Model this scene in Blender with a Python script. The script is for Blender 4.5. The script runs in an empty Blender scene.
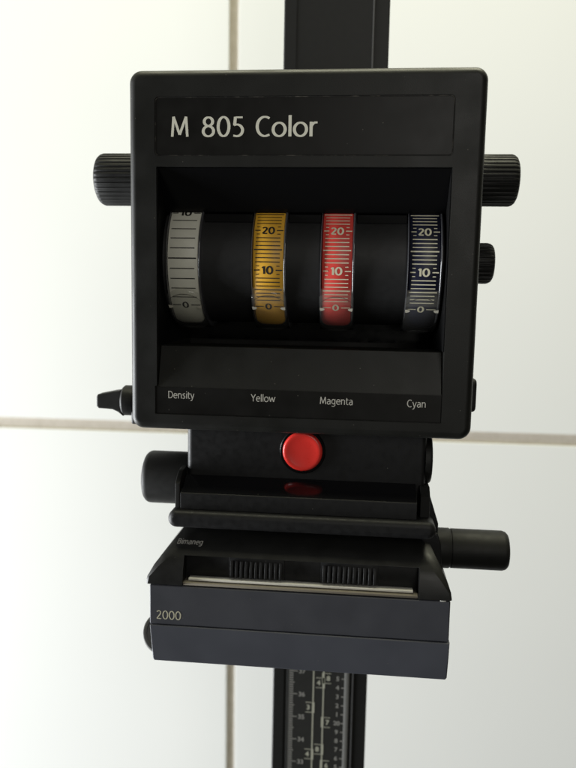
import bpy, bmesh, math, random
from mathutils import Matrix, Vector
random.seed(7)
S = 0.0005                      # one design unit is half a millimetre
sc = bpy.context.scene

# ---------------------------------------------------------------- camera
cam = bpy.data.cameras.new('camera')
cam_o = bpy.data.objects.new('camera', cam); sc.collection.objects.link(cam_o); sc.camera = cam_o
cam.sensor_fit = 'VERTICAL'; cam.lens = 4.15; cam.sensor_height = 4.15 * 768 / 706.0; cam.sensor_width = cam.sensor_height * 0.75
cam.clip_start = 0.01; cam.clip_end = 20
R_ = Vector((0.99521, 0.09588, 0.01894)); U_ = Vector((-0.03015, 0.11694, 0.99268)); B_ = R_.cross(U_).normalized(); U_ = B_.cross(R_).normalized(); R_.normalize()
M = Matrix(((R_.x, U_.x, B_.x, 0), (R_.y, U_.y, B_.y, -706 * S), (R_.z, U_.z, B_.z, 0), (0, 0, 0, 1)))
cam_o.matrix_world = M
cam.dof.use_dof = True; cam.dof.focus_distance = 700 * S; cam.dof.aperture_fstop = 1.0

# ---------------------------------------------------------------- light
w = bpy.data.worlds.new("World"); sc.world = w; w.use_nodes = True
bg = w.node_tree.nodes['Background']; bg.inputs[0].default_value = (0.80, 0.80, 0.70, 1); bg.inputs[1].default_value = 0.06
def area(name, loc, target, sx, sy, power, col):
    l = bpy.data.lights.new(name, 'AREA'); l.shape = 'RECTANGLE'; l.size = sx * S; l.size_y = sy * S; l.energy = power; l.color = col
    o = bpy.data.objects.new(name, l); sc.collection.objects.link(o)
    o.location = Vector(loc) * S
    o.rotation_euler = (Vector(target) * S - o.location).to_track_quat('-Z', 'Y').to_euler()
    return o
area('window_light', (-4300, -250, -1300), (700, 700, -700), 2200, 3200, 160, (0.95, 0.98, 1.0))
area('ceiling_light', (200, 160, 2700), (100, 700, 300), 2600, 700, 28, (1.0, 0.985, 0.74))
area('front_fill', (900, -3000, 900), (-50, 0, 0), 1300, 1900, 5.0, (1.0, 0.97, 0.90))  # unseen soft fill, added behind the camera to brighten the front faces
vs = sc.view_settings
vs.view_transform = 'Standard'; vs.look = 'None'; vs.gamma = 1; vs.use_curve_mapping = False; vs.exposure = 0.0
sc.cycles.max_bounces = 10; sc.cycles.transmission_bounces = 8; sc.cycles.use_denoising = True

# ---------------------------------------------------------------- materials
def mat(name, col, rough=0.5, spec=0.5, metal=0.0, noise=0.0, nscale=300.0, bump=0.0, bscale=2500.0, trans=0.0, coat=0.0, rvar=0.0, dust=0.0):
    m = bpy.data.materials.new(name); m.use_nodes = True; nt = m.node_tree; b = nt.nodes['Principled BSDF']
    b.inputs['Base Color'].default_value = (*col, 1); b.inputs['Roughness'].default_value = rough
    b.inputs['Specular IOR Level'].default_value = spec; b.inputs['Metallic'].default_value = metal
    b.inputs['Transmission Weight'].default_value = trans; b.inputs['Coat Weight'].default_value = coat; b.inputs['Coat Roughness'].default_value = 0.08
    N, L = nt.nodes.new, nt.links.new
    tc = N('ShaderNodeTexCoord')
    last = None
    if noise or rvar:
        n = N('ShaderNodeTexNoise'); n.inputs['Scale'].default_value = nscale; n.inputs['Detail'].default_value = 6
        L(tc.outputs['Object'], n.inputs['Vector'])
        if noise:
            mr = N('ShaderNodeMapRange'); mr.inputs[3].default_value = 1 - noise; mr.inputs[4].default_value = 1 + noise
            L(n.outputs['Fac'], mr.inputs[0])
            mx = N('ShaderNodeMix'); mx.data_type = 'RGBA'; mx.blend_type = 'MULTIPLY'; mx.inputs[0].default_value = 1
            mx.inputs[6].default_value = (*col, 1); L(mr.outputs[0], mx.inputs[7]); last = mx.outputs[2]
        if rvar:
            mr2 = N('ShaderNodeMapRange'); mr2.inputs[1].default_value = .3; mr2.inputs[2].default_value = .7
            mr2.inputs[3].default_value = max(0.02, rough - rvar); mr2.inputs[4].default_value = rough + rvar
            L(n.outputs['Fac'], mr2.inputs[0]); L(mr2.outputs[0], b.inputs['Roughness'])
    if dust:                                  # sparse pale specks of settled dust
        v = N('ShaderNodeTexVoronoi'); v.inputs['Scale'].default_value = 420; L(tc.outputs['Object'], v.inputs['Vector'])
        lt = N('ShaderNodeMapRange'); lt.inputs[1].default_value = 0.05; lt.inputs[2].default_value = 0.10; lt.inputs[3].default_value = 1; lt.inputs[4].default_value = 0
        L(v.outputs['Distance'], lt.inputs[0])
        wn = N('ShaderNodeSeparateColor'); L(v.outputs['Color'], wn.inputs[0])
        gt = N('ShaderNodeMath'); gt.operation = 'GREATER_THAN'; gt.inputs[1].default_value = 1 - dust; L(wn.outputs[0], gt.inputs[0])
        mu = N('ShaderNodeMath'); mu.operation = 'MULTIPLY'; L(lt.outputs[0], mu.inputs[0]); L(gt.outputs[0], mu.inputs[1])
        mx2 = N('ShaderNodeMix'); mx2.data_type = 'RGBA'; mx2.inputs[6].default_value = (*col, 1); mx2.inputs[7].default_value = (.16, .15, .13, 1)
        if last: L(last, mx2.inputs[6])
        L(mu.outputs[0], mx2.inputs[0]); last = mx2.outputs[2]
    if last: L(last, b.inputs['Base Color'])
    if bump:
        n2 = N('ShaderNodeTexNoise'); n2.inputs['Scale'].default_value = bscale; n2.inputs['Detail'].default_value = 3
        L(tc.outputs['Object'], n2.inputs['Vector'])
        bp = N('ShaderNodeBump'); bp.inputs['Strength'].default_value = bump; bp.inputs['Distance'].default_value = 0.0001
        L(n2.outputs['Fac'], bp.inputs['Height']); L(bp.outputs[0], b.inputs['Normal'])
    return m
HOUS = mat('housing_plastic', (.0098, .0098, .0084), .46, .30, noise=.3, nscale=60, bump=.4, bscale=2600, rvar=.07, dust=.10)
PLATE = mat('plate_plastic', (.0062, .0058, .005), .38, .26, noise=.25, nscale=80, bump=.15, bscale=4000, rvar=.05, dust=.07)
KNOB = mat('knob_rubber', (.0095, .0095, .0088), .55, .28, bump=.2, rvar=.05, noise=.2)
GLOSS = mat('gloss_black', (.008, .008, .009), .09, .5, rvar=.04, nscale=90, dust=.03)
DRUM = mat('drum_plastic', (.018, .018, .0185), .50, .35, noise=.15, rvar=.05)
INNER = mat('recess_black', (.0035, .0035, .004), .16, .30, rvar=.05)
BOX = mat('box_plastic', (.0085, .0085, .009), .50, .30, noise=.25, bump=.3, rvar=.08, dust=.05)
BLUEGREY = mat('blue_grey_metal', (.064, .068, .084), .5, .45, noise=.14, nscale=45, bump=.3, bscale=3000, rvar=.07, dust=.03)
COL = mat('anodised_column', (.013, .013, .0122), .45, .35, noise=.2)
PRINT = mat('print_cream', (.62, .60, .50), .6)
PRINTDIM = mat('print_grey', (.27, .265, .24), .6)
PRINTFAINT = mat('print_faint', (.16, .155, .145), .6)
PRINTBLACK = mat('print_black', (.015, .014, .012), .5)
PRINTLIGHT = mat('print_light', (.80, .76, .56), .5)
GREENISH = mat('print_yellow_green', (.44, .44, .35), .5)
RED = mat('button_red', (.85, .040, .030), .30, .5, coat=.25, rvar=.05, noise=.08, nscale=150)
SILVER = mat('silver_strip', (.88, .86, .78), .35, .5, metal=.2, noise=.03)
BRASSY = mat('dull_metal_strip', (.27, .24, .19), .45, .5, metal=.3, noise=.04)
D_WHITE = mat('dial_silver_grey', (.74, .73, .63), .45, noise=.06, rvar=.05)
D_YELLOW = mat('dial_yellow', (.93, .50, .045), .42, noise=.06)
D_RED = mat('dial_red', (.86, .075, .060), .42, noise=.06)
D_BLUE = mat('dial_navy', (.010, .012, .034), .40, noise=.06)
CLEAR = mat('clear_plastic', (.92, .92, .90), .07, .6, trans=.90)
nt_ = CLEAR.node_tree; nt_.nodes.clear()         # thin clear plastic: see-through, with the mirror of its surface on top
o_ = nt_.nodes.new('ShaderNodeOutputMaterial'); t_ = nt_.nodes.new('ShaderNodeBsdfTransparent'); g_ = nt_.nodes.new('ShaderNodeBsdfGlossy'); d_ = nt_.nodes.new('ShaderNodeBsdfDiffuse')
f_ = nt_.nodes.new('ShaderNodeFresnel'); f_.inputs['IOR'].default_value = 1.52; t_.inputs[0].default_value = (.975, .975, .965, 1)
g_.inputs['Roughness'].default_value = .07; d_.inputs[0].default_value = (.8, .8, .78, 1)
m1 = nt_.nodes.new('ShaderNodeMixShader'); m1.inputs[0].default_value = .03; m2 = nt_.nodes.new('ShaderNodeMixShader')
nt_.links.new(t_.outputs[0], m1.inputs[1]); nt_.links.new(d_.outputs[0], m1.inputs[2]); ge_ = nt_.nodes.new('ShaderNodeNewGeometry'); iv_ = nt_.nodes.new('ShaderNodeMath'); iv_.operation = 'SUBTRACT'; iv_.inputs[0].default_value = 1; mu_ = nt_.nodes.new('ShaderNodeMath'); mu_.operation = 'MULTIPLY'
nt_.links.new(ge_.outputs['Backfacing'], iv_.inputs[1]); nt_.links.new(iv_.outputs[0], mu_.inputs[0]); nt_.links.new(f_.outputs[0], mu_.inputs[1]); nt_.links.new(mu_.outputs[0], m2.inputs[0])
nt_.links.new(m1.outputs[0], m2.inputs[1]); nt_.links.new(g_.outputs[0], m2.inputs[2]); nt_.links.new(m2.outputs[0], o_.inputs[0])
MATTE = mat('matte_black', (.0032, .0032, .0034), .6, .12)
FLANGE = mat('polished_flange', (.05, .05, .055), .12, .9, coat=.6)
WPAINT = mat('panel_lacquer', (.85, .855, .835), .42, .4, noise=.012, nscale=9, bump=.06, bscale=400)
def wood():
    m = mat('wood_edge_strip', (.4, .33, .24), .55, .35); nt = m.node_tree; b = nt.nodes['Principled BSDF']; N, L = nt.nodes.new, nt.links.new
    tc = N('ShaderNodeTexCoord'); mp = N('ShaderNodeMapping'); mp.inputs['Scale'].default_value = (40, 40, 40); L(tc.outputs['Object'], mp.inputs[0])
    n = N('ShaderNodeTexNoise'); n.inputs['Scale'].default_value = 3; n.inputs['Detail'].default_value = 8; n.inputs['Distortion'].default_value = 1.2; L(mp.outputs[0], n.inputs['Vector'])
    cr = N('ShaderNodeValToRGB'); cr.color_ramp.elements[0].position = .3; cr.color_ramp.elements[1].position = .7
    cr.color_ramp.elements[0].color = (.56, .50, .41, 1); cr.color_ramp.elements[1].color = (.64, .58, .49, 1)
    L(n.outputs['Fac'], cr.inputs[0]); L(cr.outputs[0], b.inputs['Base Color']); return m
WOOD = wood()

# ---------------------------------------------------------------- building helpers
ORIGIN = {}
def empty(name, loc, label, cat, group=None):
    o = bpy.data.objects.new(name, None); sc.collection.objects.link(o); o.empty_display_size = .01
    o.location = Vector(loc) * S; ORIGIN[o.name] = Vector(loc); o['label'] = label; o['category'] = cat
    if group: o['group'] = group
    return o
def link(name, me, m, parent=None, label=None, smooth=True, wn=False, angle=35):
    me.materials.clear(); me.materials.append(m)
    me.name = name
    o = bpy.data.objects.new(name, me); sc.collection.objects.link(o)
    off = ORIGIN.get(parent.name, Vector((0, 0, 0))) if parent else Vector((0, 0, 0))
    me.transform(Matrix.Translation(-off)); me.transform(Matrix.Scale(S, 4))
    if parent: o.parent = parent
    ORIGIN[o.name] = off
    if smooth:
        for p in me.polygons: p.use_smooth = True
        me.set_sharp_from_angle(angle=math.radians(angle))
    if wn:
        mod = o.modifiers.new('wn', 'WEIGHTED_NORMAL'); mod.keep_sharp = True; mod.weight = 100
    if label: o['label'] = label
    return o
def to_mesh(bm):
    bmesh.ops.recalc_face_normals(bm, faces=bm.faces)
    me = bpy.data.meshes.new('m'); bm.to_mesh(me); bm.free(); return me
def rrect(x0, x1, z0, z1, r, n=6):
    if r <= 0: return [(x0, z0), (x1, z0), (x1, z1), (x0, z1)]
    P = []
    for cx, cz, a in ((x1 - r, z0 + r, -90), (x1 - r, z1 - r, 0), (x0 + r, z1 - r, 90), (x0 + r, z0 + r, 180)):
        for i in range(n + 1):
            t = math.radians(a + 90 * i / n); P.append((cx + r * math.cos(t), cz + r * math.sin(t)))
    return P
def prism(bm, pts, axis, a0, a1, bev=0.0, seg=3, caps='both'):
    """outline pts extruded along axis; 'y': pts are (x,z); 'x': (y,z); 'z': (x,y)"""
    t = bmesh.new()
    f3 = {'y': lambda p, a: (p[0], a, p[1]), 'x': lambda p, a: (a, p[0], p[1]), 'z': lambda p, a: (p[0], p[1], a)}[axis]
    A = [t.verts.new(f3(p, a0)) for p in pts]; B = [t.verts.new(f3(p, a1)) for p in pts]; n = len(pts)
    fa = t.faces.new(A); fb = t.faces.new(B[::-1])
    for i in range(n): t.faces.new((A[i], B[i], B[(i + 1) % n], A[(i + 1) % n]))
    bmesh.ops.recalc_face_normals(t, faces=t.faces)
    if bev > 0:
        E = set()
        if caps in ('both', 'a0'): E |= set(fa.edges)
        if caps in ('both', 'a1'): E |= set(fb.edges)
        bmesh.ops.bevel(t, geom=list(E), offset=bev, segments=seg, profile=.5, affect='EDGES', clamp_overlap=True)
    me = bpy.data.meshes.new('t'); t.to_mesh(me); t.free(); bm.from_mesh(me); bpy.data.meshes.remove(me)
def box(bm, x0, x1, y0, y1, z0, z1, r=0.0, seg=2):
    t = bmesh.new()
    V = [t.verts.new((x, y, z)) for x in (x0, x1) for y in (y0, y1) for z in (z0, z1)]
    for q in ((0, 1, 3, 2), (4, 6, 7, 5), (0, 4, 5, 1), (2, 3, 7, 6), (0, 2, 6, 4), (1, 5, 7, 3)): t.faces.new([V[i] for i in q])
    bmesh.ops.recalc_face_normals(t, faces=t.faces)
    if r > 0: bmesh.ops.bevel(t, geom=list(t.edges), offset=r, segments=seg, profile=.5, affect='EDGES')
    me = bpy.data.meshes.new('t'); t.to_mesh(me); t.free(); bm.from_mesh(me); bpy.data.meshes.remove(me)
def lathe(bm, prof, cy, cz, n=96, rib=None):
    """profile of (x, r) turned about an axis parallel to x; rib=(count, depth, x0, x1)"""
    rings = []
    for x, r in prof:
        if r < 1e-6: rings.append([bm.verts.new((x, cy, cz))]); continue
        ring = []
        for i in range(n):
            a = 2 * math.pi * i / n; rr = r
            if rib and rib[2] <= x <= rib[3]:
                u = (i * rib[0] / n) % 1.0
                rr = r - rib[1] * (1 if u < .34 else 0)
            ring.append(bm.verts.new((x, cy + rr * math.cos(a), cz + rr * math.sin(a))))
        rings.append(ring)
    for a, b in zip(rings, rings[1:]):
        if len(a) == 1 and len(b) == 1: continue
        for i in range(n):
            j = (i + 1) % n
            if len(a) == 1: bm.faces.new((a[0], b[i], b[j]))
            elif len(b) == 1: bm.faces.new((a[i], b[0], a[j]))
            else: bm.faces.new((a[i], b[i], b[j], a[j]))
def B(name, m, parent, fn, **k):
    bm = bmesh.new(); fn(bm); return link(name, to_mesh(bm), m, parent, **k)
def boolean(o, cutters, bevel=0):
    """cut boxes out of a baked mesh (base mesh in design units) and return a new mesh"""
    me = o; tmp = bpy.data.objects.new('tmp', me); sc.collection.objects.link(tmp); T = [tmp]
    for c in cutters:
        co = bpy.data.objects.new('tmpc', c); sc.collection.objects.link(co); T.append(co)
        md = tmp.modifiers.new('b', 'BOOLEAN'); md.operation = 'DIFFERENCE'; md.solver = 'EXACT'; md.object = co
    if bevel:
        md = tmp.modifiers.new('v', 'BEVEL'); md.width = bevel; md.segments = 2; md.limit_method = 'ANGLE'; md.angle_limit = math.radians(50)
    bpy.context.view_layer.update()
    dg = bpy.context.evaluated_depsgraph_get()
    res = bpy.data.meshes.new_from_object(tmp.evaluated_get(dg))
    for t in T: bpy.data.objects.remove(t)
    return res
def mesh_of(fn):
    bm = bmesh.new(); fn(bm); return to_mesh(bm)

# ---------------------------------------------------------------- lettering: a pen-stroke alphabet (tall, narrow, thick uprights)
def arc(cx, cy, rx, ry, a0, a1, n=20):
    return [(cx + rx * math.cos(math.radians(a0 + (a1 - a0) * i / n)), cy + ry * math.sin(math.radians(a0 + (a1 - a0) * i / n))) for i in range(n + 1)]
X = .72
GL = {   # glyph: (advance, strokes)
 'M': (1.00, [[(.08, 0), (.15, 1)], [(.15, 1), (.47, .10)], [(.47, .10), (.80, 1)], [(.80, 1), (.87, 0)]]),
 '8': (.74, [arc(.33, .75, .21, .21, 0, 360, 28), arc(.33, .27, .26, .25, 0, 360, 28)]),
 '0': (.74, [arc(.35, .5, .27, .475, 0, 360, 32)]),
 '5': (.70, [[(.56, .955), (.20, .955)], [(.20, .98), (.16, .55)], arc(.27, .31, .29, .29, 118, -90, 22) + [(.10, .05)]]),
 'C': (.78, [[(.68, .90)] + arc(.46, .5, .37, .475, 68, 292, 30) + [(.69, .09)]]),
 'o': (.76, [arc(.37, X / 2 - .01, .29, X / 2 - .03, 0, 360, 30)]),
 'l': (.26, [[(.13, 0), (.13, 1.05)]]),
 'r': (.46, [[(.12, 0), (.12, X)], [(.12, .48), (.18, .60), (.28, .68), (.42, .69)]]),
 'D': (.84, [[(.13, 0), (.13, 1)], [(.13, .96)] + arc(.34, .5, .40, .46, 90, -90) + [(.13, .04)]]),
 'e': (.70, [[(.09, .38), (.60, .38)], arc(.36, .355, .26, .33, 3, 300, 26) + [(.58, .09)]]),
 'n': (.72, [[(.12, 0), (.12, X)], [(.12, .50), (.22, .63), (.36, .69), (.50, .64), (.57, .50), (.57, 0)]]),
 's': (.56, [[(.45, .66), (.30, .69), (.15, .63), (.13, .50), (.25, .40), (.40, .31), (.44, .17), (.34, .05), (.20, .02), (.07, .07)]]),
 'i': (.26, [[(.13, 0), (.13, X)], [(.13, .90), (.13, 1.02)]]),
 't': (.46, [[(.17, .92), (.17, .15), (.24, .04), (.42, .03)], [(.04, .68), (.42, .68)]]),
 'y': (.64, [[(.06, X), (.32, .06)], [(.58, X), (.30, -.08), (.20, -.24), (.04, -.27)]]),
 'Y': (.74, [[(.04, 1), (.36, .48)], [(.70, 1), (.36, .48)], [(.36, .50), (.36, 0)]]),
 'w': (.98, [[(.05, X), (.26, .02)], [(.26, .02), (.48, .64)], [(.48, .64), (.70, .02)], [(.70, .02), (.92, X)]]),
 'a': (.66, [[(.12, .62), (.28, .69), (.44, .65), (.52, .52), (.52, 0)], [(.52, .42), (.30, .40)] + arc(.29, .20, .19, .19, 95, 280, 16) + [(.44, .08), (.52, .16)]]),
 'g': (.70, [arc(.33, .38, .24, .31, 0, 360, 26), [(.57, X), (.57, -.10), (.48, -.24), (.30, -.28), (.10, -.24)]]),
 '2': (.72, [[(.10, .82), (.18, .93), (.33, .97), (.48, .91), (.54, .76), (.49, .60), (.10, .05)], [(.10, .045), (.60, .045)]]),
 '1': (.5, [[(.10, .80), (.30, .97)], [(.30, 1), (.30, 0)]]),
 'B': (.78, [[(.13, 0), (.13, 1)], [(.13, .96), (.36, .96)] + arc(.36, .75, .22, .21, 90, -90, 14) + [(.13, .54)], [(.13, .54), (.38, .54)] + arc(.38, .29, .26, .25, 90, -90, 14) + [(.13, .04)]]),
 'm': (1.10, [[(.12, 0), (.12, X)], [(.12, .50), (.22, .64), (.34, .69), (.46, .64), (.52, .50), (.52, 0)], [(.52, .50), (.62, .64), (.75, .69), (.87, .64), (.93, .50), (.93, 0)]]),
 'c': (.56, [arc(.36, X / 2, .27, X / 2 - .04, 55, 305, 24)]),
 ' ': (.42, []),
}
def stroke_text(text, wv=.125, wh=.088, slant=0.0):
    """returns width and list of (quads) strips: each strip list of (left, right) points"""
    x = 0; strips = []
    for ch in text:
        adv, st = GL[ch]
        for pl in st:
            closed = len(pl) > 8 and abs(pl[0][0] - pl[-1][0]) < 1e-4 and abs(pl[0][1] - pl[-1][1]) < 1e-4
            P = [Vector(p) for p in pl]; out = []
            for i, p in enumerate(P):
                if closed and i in (0, len(P) - 1): d = P[1] - P[-2]
                else: d = P[min(i + 1, len(P) - 1)] - P[max(i - 1, 0)]
                d.normalize(); nrm = Vector((-d.y, d.x)); wd = wh + (wv - wh) * abs(d.y)
                a, b = p + nrm * wd / 2, p - nrm * wd / 2
                out.append(((a.x + x + slant * a.y, a.y), (b.x + x + slant * b.y, b.y)))
            strips.append(out)
        x += adv
    return x, strips
def letter(bm, text, x0, z0, h, width=None, y=0, wv=.125, wh=.088, slant=0, mapf=None, center=False):
    W, strips = stroke_text(text, wv, wh, slant); sx = (width / W) if width else h
    if center: x0 -= W * sx / 2
    for k, s in enumerate(strips):
        dy = -.012 * (k % 7)
        f = mapf or (lambda u, v, d: (u, y + d, v))
        V = [[bm.verts.new(f(x0 + p[0] * sx, z0 + p[1] * h, dy)) for p in pr] for pr in s]
        for a, b in zip(V, V[1:]): bm.faces.new((a[0], b[0], b[1], a[1]))

# ================================================================ SETTING: the wall of white cabinet panels
ANG = math.radians(-0.26)
wall = mk = None
def wall_panels():
    YW = 700
    w_ = B('wall', mat('carcass', (.25, .22, .18), .7), None, lambda bm: box(bm, -3200, 3200, YW + 40, YW + 90, -3200, 3200), smooth=False)
    w_['kind'] = 'structure'; w_['label'] = 'wall of glossy white cabinet panels behind the enlarger'
    zt, zb = -254.5, -277.5      # horizontal joint
    xl, xr = -256.5, -238        # vertical joint (upper)
    parts = []
    for (x0, x1) in ((-1700, xl), (xr, 1500)):
        for (z0, z1) in ((-2000, zb), (zt, 1700)):
            parts.append(B('panel', WPAINT, w_, lambda bm, a=(x0, x1, z0, z1): box(bm, a[0], a[1], YW, YW + 36, a[2], a[3], 1.2, 2), wn=True))
    parts.append(B('edge_strip', WOOD, w_, lambda bm: box(bm, xl + .5, xr - .5, YW + 7, YW + 38, -2000, 1700), label='upright wood-grain strip between the white panels', smooth=False))
    for a in ((-1700, xl), (xr, 1500)):
        parts.append(B('edge_strip', WOOD, w_, lambda bm, a=a: box(bm, a[0], a[1], YW + 5, YW + 38, zb + .5, zt - .5), label='level wood-grain strip between the white panels', smooth=False))
    w_.rotation_euler = (0, ANG, 0)
wall_panels()

# ================================================================ COLUMN
col = empty('enlarger_column', (-34, 225, -1000), 'tall black metal enlarger column with a cream printed scale, rising behind the colour head', 'column')
def colprof(bm):
    x0, x1, y0, y1 = -97.5, 29.5, 190, 262
    P = [(x0, y0 + 1.5), (x0 + 1.5, y0), (x0 + 15, y0), (x0 + 15, y0 + .8), (x0 + 17, y0 + .8), (x0 + 17, y0 + .8),
         (x1 - 20.5, y0 + .8), (x1 - 20.5, y0 + 3.5), (x1 - 17.5, y0 + 3.5), (x1 - 17.5, y0), (x1 - 1.5, y0), (x1, y0 + 1.5), (x1, y1), (x0, y1)]
    prism(bm, P, 'z', -1000, 900)
B('profile', COL, col, colprof, smooth=False)
B('rail_bead', mat('bead_grey', (.085, .085, .085), .4), col, lambda bm: box(bm, 9.4, 11.6, 188.6, 193, -1000, 900, .5))
sp = B('scale_plate', mat('scale_plate_black', (.020, .020, .018), .5, noise=.2), col, lambda bm: box(bm, -78, 8, 189.2, 191, -980, -300, .3), smooth=False)
B('metal_edging', mat('edging_grey', (.17, .17, .16), .5, noise=.1), col, lambda bm: box(bm, -.6, 5.6, 187.8, 190, -980, -300, .4))
YS = 189.0
def quad(bm, x0, x1, z0, z1, y):
    bm.faces.new([bm.verts.new(p) for p in ((x0, y, z0), (x1, y, z0), (x1, y, z1), (x0, y, z1))])
def font_text(bm, text, cx, cz, h, y=0, sx=1.0, off=0.0, mapf=None):
    c = bpy.data.curves.new('t', 'FONT'); c.body = text; c.size = 1; c.align_x = 'CENTER'; c.offset = off; c.resolution_u = 4
    o = bpy.data.objects.new('t', c); sc.collection.objects.link(o); bpy.context.view_layer.update()
    me = bpy.data.meshes.new_from_object(o.evaluated_get(bpy.context.evaluated_depsgraph_get()))
    bpy.data.objects.remove(o)
    zs = [v.co.y for v in me.vertices]; z0, z1 = min(zs), max(zs); k = h / (z1 - z0)
    V = []
    for v in me.vertices:
        u, q = cx + v.co.x * k * sx, cz + (v.co.y - (z0 + z1) / 2) * k
        V.append(bm.verts.new(mapf(u, q, 0) if mapf else (u, y, q)))
    for p in me.polygons:
        try: bm.faces.new([V[i] for i in p.vertices])
        except ValueError: pass
def scale_left(bm):
    pitch = 32.7 / 10
    for k in range(-4, 190):
        z = -528.9 + 32.7 - pitch * k + pitch * 10
        if z > -310 or z < -975: continue
        quad(bm, -75, -69.2 if k % 5 else -67.5, z - .75, z + .75, YS)
        if k % 10 == 0: quad(bm, -67.4, -63.5, z - .6, z + .6, YS)
    for i in range(18): 
        z = -463.5 - 32.7 * i
        if z > -975: font_text(bm, str(38 - i), -57.6, z, 6.8, YS, 1.0, .03)
B('scale_marking', PRINTDIM, sp, scale_left, smooth=False)
def scale_right(bm):
    n0 = 5
    for i in range(-8, 34):
        z = -503.6 - 12.72 * i; v = 25 - i
        s = str(v) if v % 10 == 0 else str(v % 10)
        font_text(bm, s, -9.6, z, 6.4, YS, 1.05, .035); quad(bm, -4.6, -1.0, z - .7, z + .7, YS)
B('scale_marking', PRINTDIM, sp, scale_right, smooth=False)
def scale_mid(bm):
    quad(bm, -42.9, -41.2, -975, -305, YS); quad(bm, -29.4, -27.7, -975, -305, YS)
    def tag(x, z, side, s):
        h = 7.6
        quad(bm, *(sorted((x, x - side * 3.2))), z - h, z + h, YS - .05)
        for zz in (z - h + .6, z + h - .6): quad(bm, *(sorted((x + side * .2, x + side * 9))), zz - .45, zz + .45, YS - .05)
        font_text(bm, s, x + side * 5.2, z, 7.2, YS, 1.0, .035)
    for i, z in enumerate((-547.1, -614.8, -682, -478)): tag(-43.2, z, -1, '3456'[i])
    for i, z in enumerate((-511, -606.9, -700)): tag(-29.8, z, -1, '483'[i])
    for i, z in enumerate((-504, -567.2, -629.9, -690)): tag(-27.4, z, 1, '8765'[i])
B('scale_marking', GREENISH, sp, scale_mid, smooth=False)
B('carriage', BOX, col, lambda bm: box(bm, -104, 36, 163, 188, -300, 190, 3))

# ================================================================ COLOUR HEAD
head = empty('colour_head', (-56, 75, -133.5), 'square black colour enlarger head with four dials behind a wide opening, titled M 805 Color', 'enlarger head')
base = mesh_of(lambda bm: prism(bm, rrect(-230.3, 118.0, -136.8, 221.4, 12.5, 9), 'y', 0, 160, 8.0, 7, 'a0'))
cut = [mesh_of(lambda bm: box(bm, -202, 87.8, -20, 148, -91.6, 128.2)),
       mesh_of(lambda bm: prism(bm, rrect(-203.6, 87.6, 138.6, 195, 4, 5), 'y', -20, 1.8)),
       mesh_of(lambda bm: prism(bm, rrect(-204, 87.8, -120.5, -91.0, 1.0, 3), 'y', -20, 1.8))]
hm = boolean(base, cut, .9)
link('housing', hm, HOUS, head, wn=True, angle=40)
dusty_glint = mat('dusty_highlight', (.014, .013, .012), .7)  # broken pale noise: dust and the plate's edge highlight put into the colour
nt_ = dusty_glint.node_tree; n_ = nt_.nodes.new('ShaderNodeTexNoise'); n_.inputs['Scale'].default_value = 260; n_.inputs['Detail'].default_value = 8
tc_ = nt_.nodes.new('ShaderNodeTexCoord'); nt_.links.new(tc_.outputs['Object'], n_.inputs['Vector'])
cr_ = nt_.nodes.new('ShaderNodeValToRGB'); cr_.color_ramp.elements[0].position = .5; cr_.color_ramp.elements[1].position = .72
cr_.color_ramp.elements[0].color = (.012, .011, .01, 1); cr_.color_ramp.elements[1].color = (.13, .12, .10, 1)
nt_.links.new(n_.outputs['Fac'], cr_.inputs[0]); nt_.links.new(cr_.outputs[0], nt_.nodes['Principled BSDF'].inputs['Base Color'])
B('groove_highlight', dusty_glint, head, lambda bm: prism(bm, rrect(-203.3, 87.3, 138.9, 194.7, 3.8, 5), 'y', .9, 1.79), smooth=False)  # added backing, seen only in the groove as the plate's dusty painted highlight
pl = B('name_plate', PLATE, head, lambda bm: prism(bm, rrect(-202.6, 86.6, 139.6, 194, 3.4, 5), 'y', .5, 1.75, .5, 2, 'a0'), wn=True)
def title(bm):
    W = .01; z = 157.0; h = 19.0
    for t, xa, xb in (('M', -187.4, -168.2), ('805', -156.2, -113), ('Color', -103.2, -41.8)):
        letter(bm, t, xa, z, h, xb - xa, .44, .132 if t == 'M' else .150, .088)
B('lettering', mat('title_print', (.74, .72, .60), .6), pl, title, smooth=False)
ls = B('label_strip', PLATE, head, lambda bm: prism(bm, rrect(-203.2, 87.0, -119.7, -91.8, .8, 3), 'y', .55, 1.75, .4, 2, 'a0'), wn=True)
def names():
    for t, xa, xb, zz in (('Density', -190.6, -162.8, -103.6), ('Yellow', -104.2, -79.0, -104.2), ('Magenta', -33.8, -.2, -104.6), ('Cyan', 53.2, 72.4, -104.8)):
        B('lettering', lp, ls, lambda bm: letter(bm, t, xa, zz, 7.4, xb - xa, .5, .125, .10), smooth=False)
lp = mat('label_print', (.50, .48, .42), .6)
names()
# slope below the dials
B('sloped_sill', HOUS, head, lambda bm: prism(bm, [(.8, -91.8), (13.0, -50.4), (16, -49.8), (60, -49.8), (60, -92), (1.2, -92)], 'x', -200.9, 86.7, .6, 2), wn=True)
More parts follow.
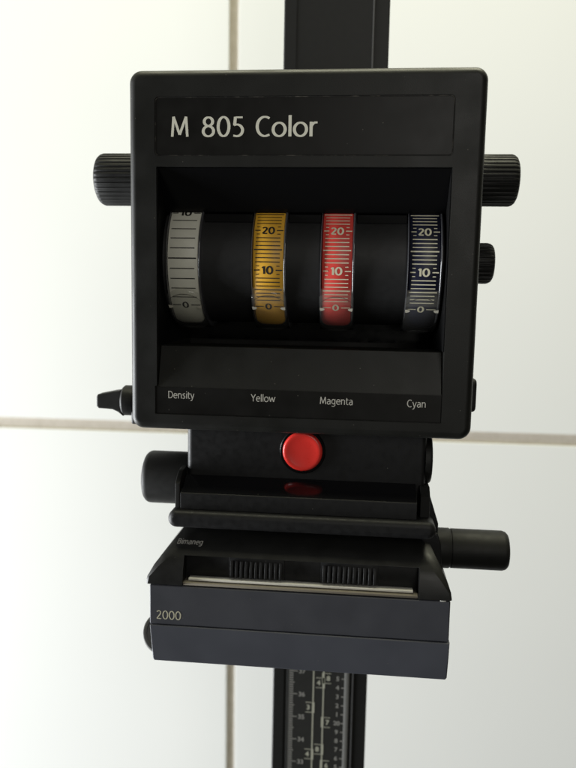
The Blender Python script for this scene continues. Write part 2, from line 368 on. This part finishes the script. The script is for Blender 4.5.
# hood above the dials
B('hood', INNER, head, lambda bm: prism(bm, [(3, 127.6), (30, 88.5), (34, 86), (140, 86), (140, 127.6)], 'x', -200.9, 86.7, .3, 1), wn=True)
CY, CZ, R = 82.0, 39.0, 70.0
dials = [(-194.2, -162.8), (-105.8, -75.0), (-35.6, -5.6), (51.2, 81.2)]
xs_ = [-201.6] + [v for d in dials for v in (d[0] - 3, d[1] + 4)] + [87.4]
for a_, b_ in zip(xs_[2::2], xs_[3::2]):
    if b_ - a_ > 6: B('hood_lip', MATTE, head, lambda bm: box(bm, a_, b_, 28.6, 60, 78.0, 86.0, .2), wn=True)
for a_, b_ in ((-201.95, -201.0), (86.8, 87.75)):
    B('side_liner', MATTE, head, lambda bm: box(bm, a_, b_, 2.5, 144, -49, 127.9), smooth=False)
B('recess_liner', INNER, head, lambda bm: box(bm, -201.5, 87.3, 144.2, 147.5, -49.5, 127.5), smooth=False)
B('drum', DRUM, head, lambda bm: lathe(bm, [(-200.6, 0), (-200.6, 65), (86.5, 65), (86.5, 0)], CY, CZ, 160), angle=30)
def cyl(r):     # maps (x, arc angle in degrees) to the dial surface; 0 deg faces the front, positive is up
    return lambda x, a, d: (x, CY - (r - d) * math.cos(math.radians(a)), CZ + (r - d) * math.sin(math.radians(a)))
def strip(bm, x0, x1, a, wdeg, r):
    f = cyl(r); V = [f(x0, a - wdeg / 2, 0), f(x1, a - wdeg / 2, 0), f(x1, a + wdeg / 2, 0), f(x0, a + wdeg / 2, 0)]
    bm.faces.new([bm.verts.new(v) for v in V])
A0 = -42.0
def make_dial(x0, x1, m, per, label, ink, thin):
    d = B('dial', m, head, lambda bm: lathe(bm, [(x0, 60), (x0, R - .6), (x0 + .6, R), (x1 - .6, R), (x1, R - .6), (x1, 60)], CY, CZ, 180), label=label, angle=60)
    xc = (x0 + x1) / 2; wd = x1 - x0; rr = R + .22
    def marks(bm):
        degmm = 180 / (math.pi * R)
        def numeral(s, a):
            h = 8.2
            g = lambda u, q, dd: cyl(rr)(u, a + q * degmm, 0)
            wdt = {'0': 6.9, '10': 12.6, '20': 13.6}[s]
            for dx in (0,): letter(bm, s, xc - wdt / 2 - .5, -3.8, 7.6, wdt, 0, .21, .17, 0, mapf=g)
        lw = thin
        for n in range(0, 31):
            a = A0 + per * n
            if a > 62 or n > 26: break
            if n % 10 == 0:
                numeral(str(n), a)
                k = 4.4 if n == 0 else 7.4
                strip(bm, x0 + 1.2, xc - k - 1.2, a, lw, rr); strip(bm, xc + k + .6, x1 - .7, a, lw, rr)
                continue
            near = (n % 10 in (1, 9)) and per < 5
            if near:
                if n < 2: continue
                strip(bm, x0 + 3, x0 + 6.2, a, lw * .8, rr); strip(bm, x1 - 6.6, x1 - 3.4, a, lw * .8, rr)
            elif n % 5 == 0: strip(bm, x0 + .9, x1 - 1.2, a, lw * 1.15, rr)
            else: strip(bm, x0 + 2.6, x1 - 3.2, a, lw * .9, rr)
    B('scale_marking', ink, d, marks, smooth=False)
    # rims either side of the dial
    for s, (a, b) in enumerate(((x0 - 1.8, x0 - .4), (x1 + .4, x1 + 3.0))):
        B('rim', FLANGE, d, lambda bm, a=a, b=b: lathe(bm, [(a, 62), (a, R + .2), (a + .5, R + 1.2), ((a + b) / 2, R + 1.5), (b - .5, R + 1.2), (b, R + .2), (b, 62)], CY, CZ, 180), angle=60)
    return d
make_dial(*dials[0], D_WHITE, 8.5, 'silver-grey density dial with widely spaced black marks', PRINTBLACK, .95)
make_dial(*dials[1], D_YELLOW, 3.36, 'yellow dial with black figures', PRINTBLACK, .9)
make_dial(*dials[2], D_RED, 3.36, 'red magenta dial with cream figures', PRINTLIGHT, .9)
make_dial(*dials[3], D_BLUE, 3.36, 'dark navy cyan dial with cream figures', PRINTLIGHT, .9)
def sheer(name, col, amt):
    m = bpy.data.materials.new(name); m.use_nodes = True; nt = m.node_tree; nt.nodes.clear(); N = nt.nodes.new
    o = N('ShaderNodeOutputMaterial'); t = N('ShaderNodeBsdfTransparent'); d = N('ShaderNodeBsdfDiffuse'); d.inputs[0].default_value = (*col, 1)
    x = N('ShaderNodeMixShader'); x.inputs[0].default_value = amt
    nt.links.new(t.outputs[0], x.inputs[1]); nt.links.new(d.outputs[0], x.inputs[2]); nt.links.new(x.outputs[0], o.inputs[0]); return m
FROST = sheer('frosted_plastic', (.75, .72, .62), .075)
PRINTEDGE = sheer('cursor_edge', (.06, .055, .05), .7)
# clear plastic cursors over the zero of each dial
def cursor(x0, x1):
    def f(bm):
        n = 26; a_lo, a_hi = -78.0, -24.5
        w = x1 - x0
        def half(a):      # half width of the tongue at angle a: arched top, rounded bottom
            t = (a - a_lo) / (a_hi - a_lo)
            e = .5
            if t < .16: e = .5 - .12 * (1 - math.sqrt(max(0, 1 - ((.16 - t) / .16) ** 2)))
            return e * w
        rows = []
        m = 16
        for i in range(n + 1):
            hw = half(a_lo + (a_hi - a_lo) * i / n)
            row = []
            for j in range(m + 1):
                u = -1 + 2 * j / m
                top = a_hi - 5.5 * u * u              # arched upper edge
                a = a_lo + (top - a_lo) * i / n
                ro = R + 5.0 - 3.2 * abs(u) ** 3 if 0 < i < n else R + 2.6 - 1.0 * u * u
                row.append((bm.verts.new(cyl(ro)((x0 + x1) / 2 + u * hw, a, 0)), bm.verts.new(cyl(R + 1.8)((x0 + x1) / 2 + u * hw, a, 0))))
            rows.append(row)
        for i in range(n):
            for j in range(m):
                bm.faces.new((rows[i][j][0], rows[i][j + 1][0], rows[i + 1][j + 1][0], rows[i + 1][j][0]))
                bm.faces.new((rows[i][j][1], rows[i + 1][j][1], rows[i + 1][j + 1][1], rows[i][j + 1][1]))
        for i in range(n):
            for j in (0, m): bm.faces.new((rows[i][j][0], rows[i + 1][j][0], rows[i + 1][j][1], rows[i][j][1]))
        for j in range(m):
            for i in (0, n): bm.faces.new((rows[i][j][0], rows[i][j][1], rows[i][j + 1][1], rows[i][j + 1][0]))
    def holder(bm):
        n = 20; xm = (x0 + x1) / 2; hw = (x1 - x0) / 2 + .3; rows = []
        for j in range(n + 1):
            u = -1 + 2 * j / n; top = -68.5 + 17 * abs(u) ** 4.5
            rows.append([bm.verts.new(cyl(R + 1.7)(xm + u * hw, top + (-96 - top) * i / 8, 0)) for i in range(9)])
        for p, q in zip(rows, rows[1:]):
            for i in range(8): bm.faces.new((p[i], p[i + 1], q[i + 1], q[i]))
    ho = B('cursor_holder', MATTE, head, holder)
    sm_ = ho.modifiers.new('t', 'SOLIDIFY'); sm_.thickness = .5 * S; sm_.offset = -1
    c = B('cursor', CLEAR, head, f, angle=50)
    def glint(bm):  # pale wedges beside the zero: bright lens facets painted as cream shapes
        for xa, s in ((x0 + .8, 1), (x1 - .8, -1)):
            g = cyl(R + 5.6)
            P = [(xa, A0 + 3.4), (xa + s * 4.2, A0 + 2.7), (xa + s * 5.0, A0 + 1.6), (xa + s * 3.0, A0 + .4), (xa + s * .8, A0 + .1), (xa, A0 + .6)]
            bm.faces.new([bm.verts.new(g(u, a, 0)) for u, a in P])
    def arch(bm):
        n = 18; xm = (x0 + x1) / 2; hw = (x1 - x0) / 2 - .6; V = []
        for j in range(n + 1):
            u = -1 + 2 * j / n; a = -28.2 - 6.5 * abs(u) ** 2.4
            V.append([bm.verts.new(cyl(R + 5.3 - .3 * abs(u))(xm + u * hw, a + dd, 0)) for dd in (0, -.9 + .5 * abs(u))])
        for p, q in zip(V, V[1:]): bm.faces.new((p[0], q[0], q[1], p[1]))
    B('arch_edge', PRINTEDGE, c, arch, smooth=False)
    def band(bm):
        xm = (x0 + x1) / 2; hw = (x1 - x0) / 2 - 1.5
        V = [[bm.verts.new(cyl(R + 1.72)(xm + q * hw, a, 0)) for q in (-1, 1)] for a in (-23.0, -26, -29, -32, -35, -38)]
        for p, q in zip(V, V[1:]): bm.faces.new((p[0], p[1], q[1], q[0]))
    B('frosted_band', FROST, c, band)
    B('facet_glint', mat('glint_cream', (.58, .55, .46), .25), c, glint, smooth=False)
for d in dials: cursor(d[0] - 2.4, d[1] + 2.6)

# knobs of the head
def ribbed(xin, xout, r, cz, cy=75, count=34):
    s = 1 if xout > xin else -1; L = abs(xout - xin)
    pts = [(0, 0), (0, r * .97), (1, r)] + [(L * t, r) for t in (.3, .6)] + [(L - 7, r), (L - 4.2, r * .965), (L - 2, r * .90), (L - .6, r * .80), (L, r * .62), (L, 0)]
    pr = [(xin + s * a, b) for a, b in pts]
    lo, hi = sorted((xin + s * 1.5, xin + s * (L - 3)))
    return lambda bm: lathe(bm, pr, cy, cz, count * 6, (count, .85, lo, hi))
B('knob', KNOB, head, ribbed(-227, -287.5, 28, 127.5), label='ribbed knob on the upper left side', angle=28)
B('knob', KNOB, head, ribbed(115, 163.5, 26.6, 128), label='ribbed knob on the upper right side', angle=28)
B('knob', KNOB, head, ribbed(115, 143.5, 21.6, 41.8, count=28), label='small ribbed knob on the right side', angle=28)
def lever(bm):
    lathe(bm, [(-227, 0), (-226.5, 14.5), (-240, 15.2), (-243, 16.6), (-250, 16.6), (-252, 15.0), (-252, 0)], 45, -114, 48)
    prism(bm, [(-250, -99.5), (-255, -102.6), (-262, -103.6), (-279.0, -107.4), (-280.4, -110), (-280.4, -120.5), (-278, -122.8), (-263, -123.4), (-256, -126.5), (-251, -130.5)], 'y', 36, 54, 2.0, 3)
B('lever', KNOB, head, lever, label='small winged lever at the lower left corner', wn=True)
B('side_bracket', BOX, head, lambda bm: box(bm, -241, -226, 34, 70, -138.8, -120, 2.5, 3))
B('side_button', KNOB, head, lambda bm: prism(bm, rrect(20, 60, -111.5, -77, 6, 5), 'x', 114, 124.6, 3.5, 4), wn=True)
B('rear_mount', BOX, head, lambda bm: box(bm, -92, 22, 160, 163.2, -60, 150))

# ================================================================ MIXING BOX below the head
mb = empty('mixing_box', (-48, 60, -222), 'black light mixing box with a round red button, directly under the colour head', 'mixing box')
B('body', BOX, mb, lambda bm: prism(bm, rrect(-176.6, 77.6, 25, 150, 6, 5), 'z', -218.6, -136.9), wn=True)
def button(bm):
    t = bmesh.new()
    lathe(t, [(0, 19.6), (1.0, 20.8), (3.2, 21.1), (5.0, 20.6), (6.2, 19.4), (6.5, 18.0), (6.0, 15.5), (5.4, 11), (5.2, 5), (5.2, 0)], 0, 0, 72)
    me = bpy.data.meshes.new('t'); t.to_mesh(me); t.free()
    me.transform(Matrix.Translation((-51.8, 26, -159)) @ Matrix(((0, 1, 0, 0), (-1, 0, 0, 0), (0, 0, 1, 0), (0, 0, 0, 1)))); bm.from_mesh(me)
B('button', RED, mb, button, label='round glossy red push button', angle=70)
def collar(bm):
    t = bmesh.new(); lathe(t, [(0, 24.2), (1.2, 24.2), (2.0, 23.4), (2.0, 21.2), (0, 21.2)], 0, 0, 72)
    me = bpy.data.meshes.new('t'); t.to_mesh(me); t.free()
    me.transform(Matrix.Translation((-51.8, 25.2, -159)) @ Matrix(((0, 1, 0, 0), (-1, 0, 0, 0), (0, 0, 1, 0), (0, 0, 0, 1)))); bm.from_mesh(me)
B('button_collar', INNER, mb, collar)
def smooth_knob(xin, xout, r, cy, cz, e=6):
    s = 1 if xout > xin else -1; L = abs(xout - xin)
    pts = [(0, 0), (0, r)] + [(L - e, r)] + [(L - e + e * math.sin(t), r - e * (1 - math.cos(t))) for t in [math.radians(a) for a in (20, 40, 60, 80, 90)]] + [(L + 1.2, r * .4), (L + 1.4, 0)]
    return lambda bm: lathe(bm, [(xin + s * a, b) for a, b in pts], cy, cz, 72)
B('knob', KNOB, mb, smooth_knob(-176, -231, 29.4, 60, -202.6, 7), label='smooth round black knob on the left side', angle=50)
B('knob', KNOB, mb, smooth_knob(77, 84.5, 27.2, 52, -167, 3), label='flat round disc on the right side', angle=50)
# drawer with sloped glossy top
def tray(bm):
    prism(bm, [(0, -220.2), (0, -204.2), (.9, -203.0), (24.6, -189.4), (24.6, -220.2)], 'x', -177.4, 67.6, .7, 2)
B('drawer_front', BOX, mb, tray, wn=True)
def slope(bm):
    P = [(-176.6, 1.2, -202.8), (66.8, 1.2, -202.8), (66.8, 24.3, -189.6), (-176.6, 24.3, -189.6)]
    q = [Vector(p) + Vector((0, -.15, .26)) for p in P]; r2 = [Vector(p) + Vector((0, .3, -.6)) for p in P]
    A = [bm.verts.new(v) for v in q]; C = [bm.verts.new(v) for v in r2]
    bm.faces.new(A); bm.faces.new(C[::-1])
    for i in range(4): bm.faces.new((A[i], C[i], C[(i + 1) % 4], A[(i + 1) % 4]))
B('glossy_ledge', GLOSS, mb, slope, smooth=False)
B('side_tab', KNOB, mb, lambda bm: prism(bm, [(3, -220.4), (3, -194), (16, -184), (24, -182.5), (60, -182.5), (60, -220.4)], 'x', -183.8, -178.4, .9, 2), wn=True)
B('side_tab', KNOB, mb, lambda bm: prism(bm, [(10, -220.4), (10, -199), (20, -190.5), (60, -190.5), (60, -220.4)], 'x', 71.5, 81.5, .9, 2), wn=True)
B('wedge', BOX, mb, lambda bm: prism(bm, [(79, -203), (83, -202), (92.5, -231), (92.5, -243), (79, -243)], 'y', 24, 70, .8, 2), wn=True)

# ================================================================ NEGATIVE STAGE
st = empty('negative_stage', (-50, 60, -241), 'rounded black stage plate with a long smooth knob on its right, above the blue-grey carrier', 'enlarger stage')
B('plate', BOX, st, lambda bm: prism(bm, rrect(-189.5, 87, -239.2, -220.8, 8.5, 7), 'y', -8, 100, 6.5, 6), wn=True)
def fk(bm):
    lathe(bm, [(80, 0), (80, 21.4), (106.6, 21.4), (107.6, 20.8), (107.6, 20.2), (108.6, 20.2), (109.2, 21.1), (163, 21.1), (166.5, 20), (168.6, 17.8), (169.2, 14), (169.2, 0)], 45, -263.8, 72)
B('knob', KNOB, st, fk, label='long smooth stepped knob on the right', angle=40)
B('knob_bracket', BOX, st, lambda bm: prism(bm, [(76, -240), (92, -240), (96, -252), (98, -275), (90, -292), (76, -292)], 'y', 20, 70, 2.5, 3), wn=True)

# ================================================================ NEGATIVE CARRIER
nc = empty('negative_carrier', (-52, 40, -382), 'black hooded negative carrier over a blue-grey box front marked 2000', 'negative carrier')
def hood_mesh():
    bm = bmesh.new()
    prof = [(70, -244), (34, -244), (20, -247), (8, -252), (-2, -259), (-9, -268), (-13, -279), (-15.5, -290), (-16.4, -297.6), (70, -297.6)]
    def lx(z):
        K = [(-297.6, -210.4), (-290, -209.0), (-284, -206.4), (-277, -201.8), (-266, -193.5), (-254, -184.0), (-244, -176)]
        for (a, b), (c, d) in zip(K, K[1:]):
            if a <= z <= c: return b + (d - b) * (z - a) / (c - a)
        return K[0][1] if z < K[0][0] else K[-1][1]
    rows = []
    for y, z in prof[1:-1]:
        l = lx(z); rx = 104.6 - (l + 210.4) * .72
        t = min(1, max(0, (z + 290) / 40)); ins = 2.2 + 13 * t; back = 2.0 + 9 * t
        rows.append([bm.verts.new(p) for p in ((l, 70, z), (l, y + back, z), (l + ins, y, z), (rx - ins, y, z), (rx, y + back, z), (rx, 70, z))])
    for p, q in zip(rows, rows[1:]):
        for i in range(5): bm.faces.new((p[i], p[i + 1], q[i + 1], q[i]))
        bm.faces.new((p[5], p[0], q[0], q[5]))
    bm.faces.new(rows[0]); bm.faces.new(rows[-1][::-1])
    bmesh.ops.recalc_face_normals(bm, faces=bm.faces)
    me = to_mesh(bm)
    c = mesh_of(lambda b: box(b, -171, 71.5, -40, 0, -320, -267.6))
    return boolean(me, [c], .6)
hd = link('hood', hood_mesh(), mat('hood_black', (.0095, .0095, .009), .40, .38, noise=.2, nscale=120, bump=.2, rvar=.07, dust=.03), nc, wn=True, angle=32)
B('inset_panel', BOX, nc, lambda bm: box(bm, -170, 70.5, -2.5, .5, -292, -268, .4))
# printed name on the sloping hood, raised a hair
def bim(bm):
    a = Vector((0, 8, -252)); b = Vector((0, -2, -259)); 
    d = (a - b).normalized(); nrm = Vector((0, -d.z, d.y)) * -1
    if nrm.y > 0: nrm = -nrm
    org = b + nrm * .25
    def f(u, v, dd):
        p = org + d * v + nrm * (-dd) ; return (u, p.y, p.z)
    letter(bm, 'Bimaneg', -181.0, 1.5, 6.6, 27.5, 0, .17, .13, .18, mapf=f)
B('lettering', mat('faint_print', (.36, .35, .32), .6), hd, bim, smooth=False)
def grip(x0, x1):
    def f(bm):
        box(bm, x0, x1, -5.0, 4, -290.6, -268.6, .5)
        n = 11; p = (x1 - x0 - 2) / n
        for i in range(n):
            a = x0 + 1 + p * i
            prism(bm, [(-4, -289.6), (-9.6, -288.6), (-10.0, -277.0), (-7.0, -271.4), (-3, -272.6), (-3, -289.6)], 'x', a + .25 * p, a + .8 * p, .3, 1)
    return f
B('grip', BOX, nc, grip(-124.4, -66.2), label='left ribbed thumb grip')
B('grip', BOX, nc, grip(-28.4, 30.6), label='right ribbed thumb grip')
B('metal_strip', SILVER, nc, lambda bm: box(bm, -166, 66.0, -10.5, 1, -293.8, -291.4, .4), label='thin bright strip across the carrier')
B('metal_strip', BRASSY, nc, lambda bm: box(bm, -171, 70.8, -13.8, 1, -297.8, -295.0, .5), label='duller strip under the bright one')
dr = B('front_panel', mat('blue_grey_upper', (.052, .054, .064), .5, .45, noise=.16, nscale=50, bump=.25, bscale=3000, rvar=.07, dust=.03), nc, lambda bm: box(bm, -206.6, 103.4, -14.2, 90, -341.9, -299.2, 1.3, 3), wn=True)
B('lettering', mat('number_print', (.55, .52, .38), .6), dr, lambda bm: letter(bm, '2000', -199.6, -336.0, 9.2, 27.2, -14.35, .13, .10), smooth=False)
B('lower_panel', BLUEGREY, nc, lambda bm: prism(bm, [(-206.4, -342.7), (104.4, -342.7), (104.0, -360), (103.2, -380), (101.6, -382.2), (-201.4, -382.2), (-203.2, -380)], 'y', -15.2, 90, 1.4, 3), wn=True)
B('corner_pin', SILVER, nc, lambda bm: box(bm, 93, 99, -14.5, -8, -299.2, -297.4, .4))
def disc(bm):
    t = bmesh.new()
    lathe(t, [(-5, 0), (-5, 22), (-4, 23.2), (4, 23.2), (5, 22), (5, 19.5), (3.6, 18.8), (3.6, 0)], 0, 0, 72)
    me = bpy.data.meshes.new('t'); t.to_mesh(me); t.free()
    rot = Matrix.Rotation(math.radians(48), 4, 'X') @ Matrix.Rotation(math.radians(12), 4, 'Y') @ Matrix.Rotation(math.radians(-90), 4, 'Y')
    me.transform(Matrix.Translation((-203, 30, -373)) @ rot); bm.from_mesh(me)
B('wheel', mat('wheel_grey', (.06, .06, .058), .45, noise=.1), nc, disc, label='small dark wheel half hidden at the left', angle=50)
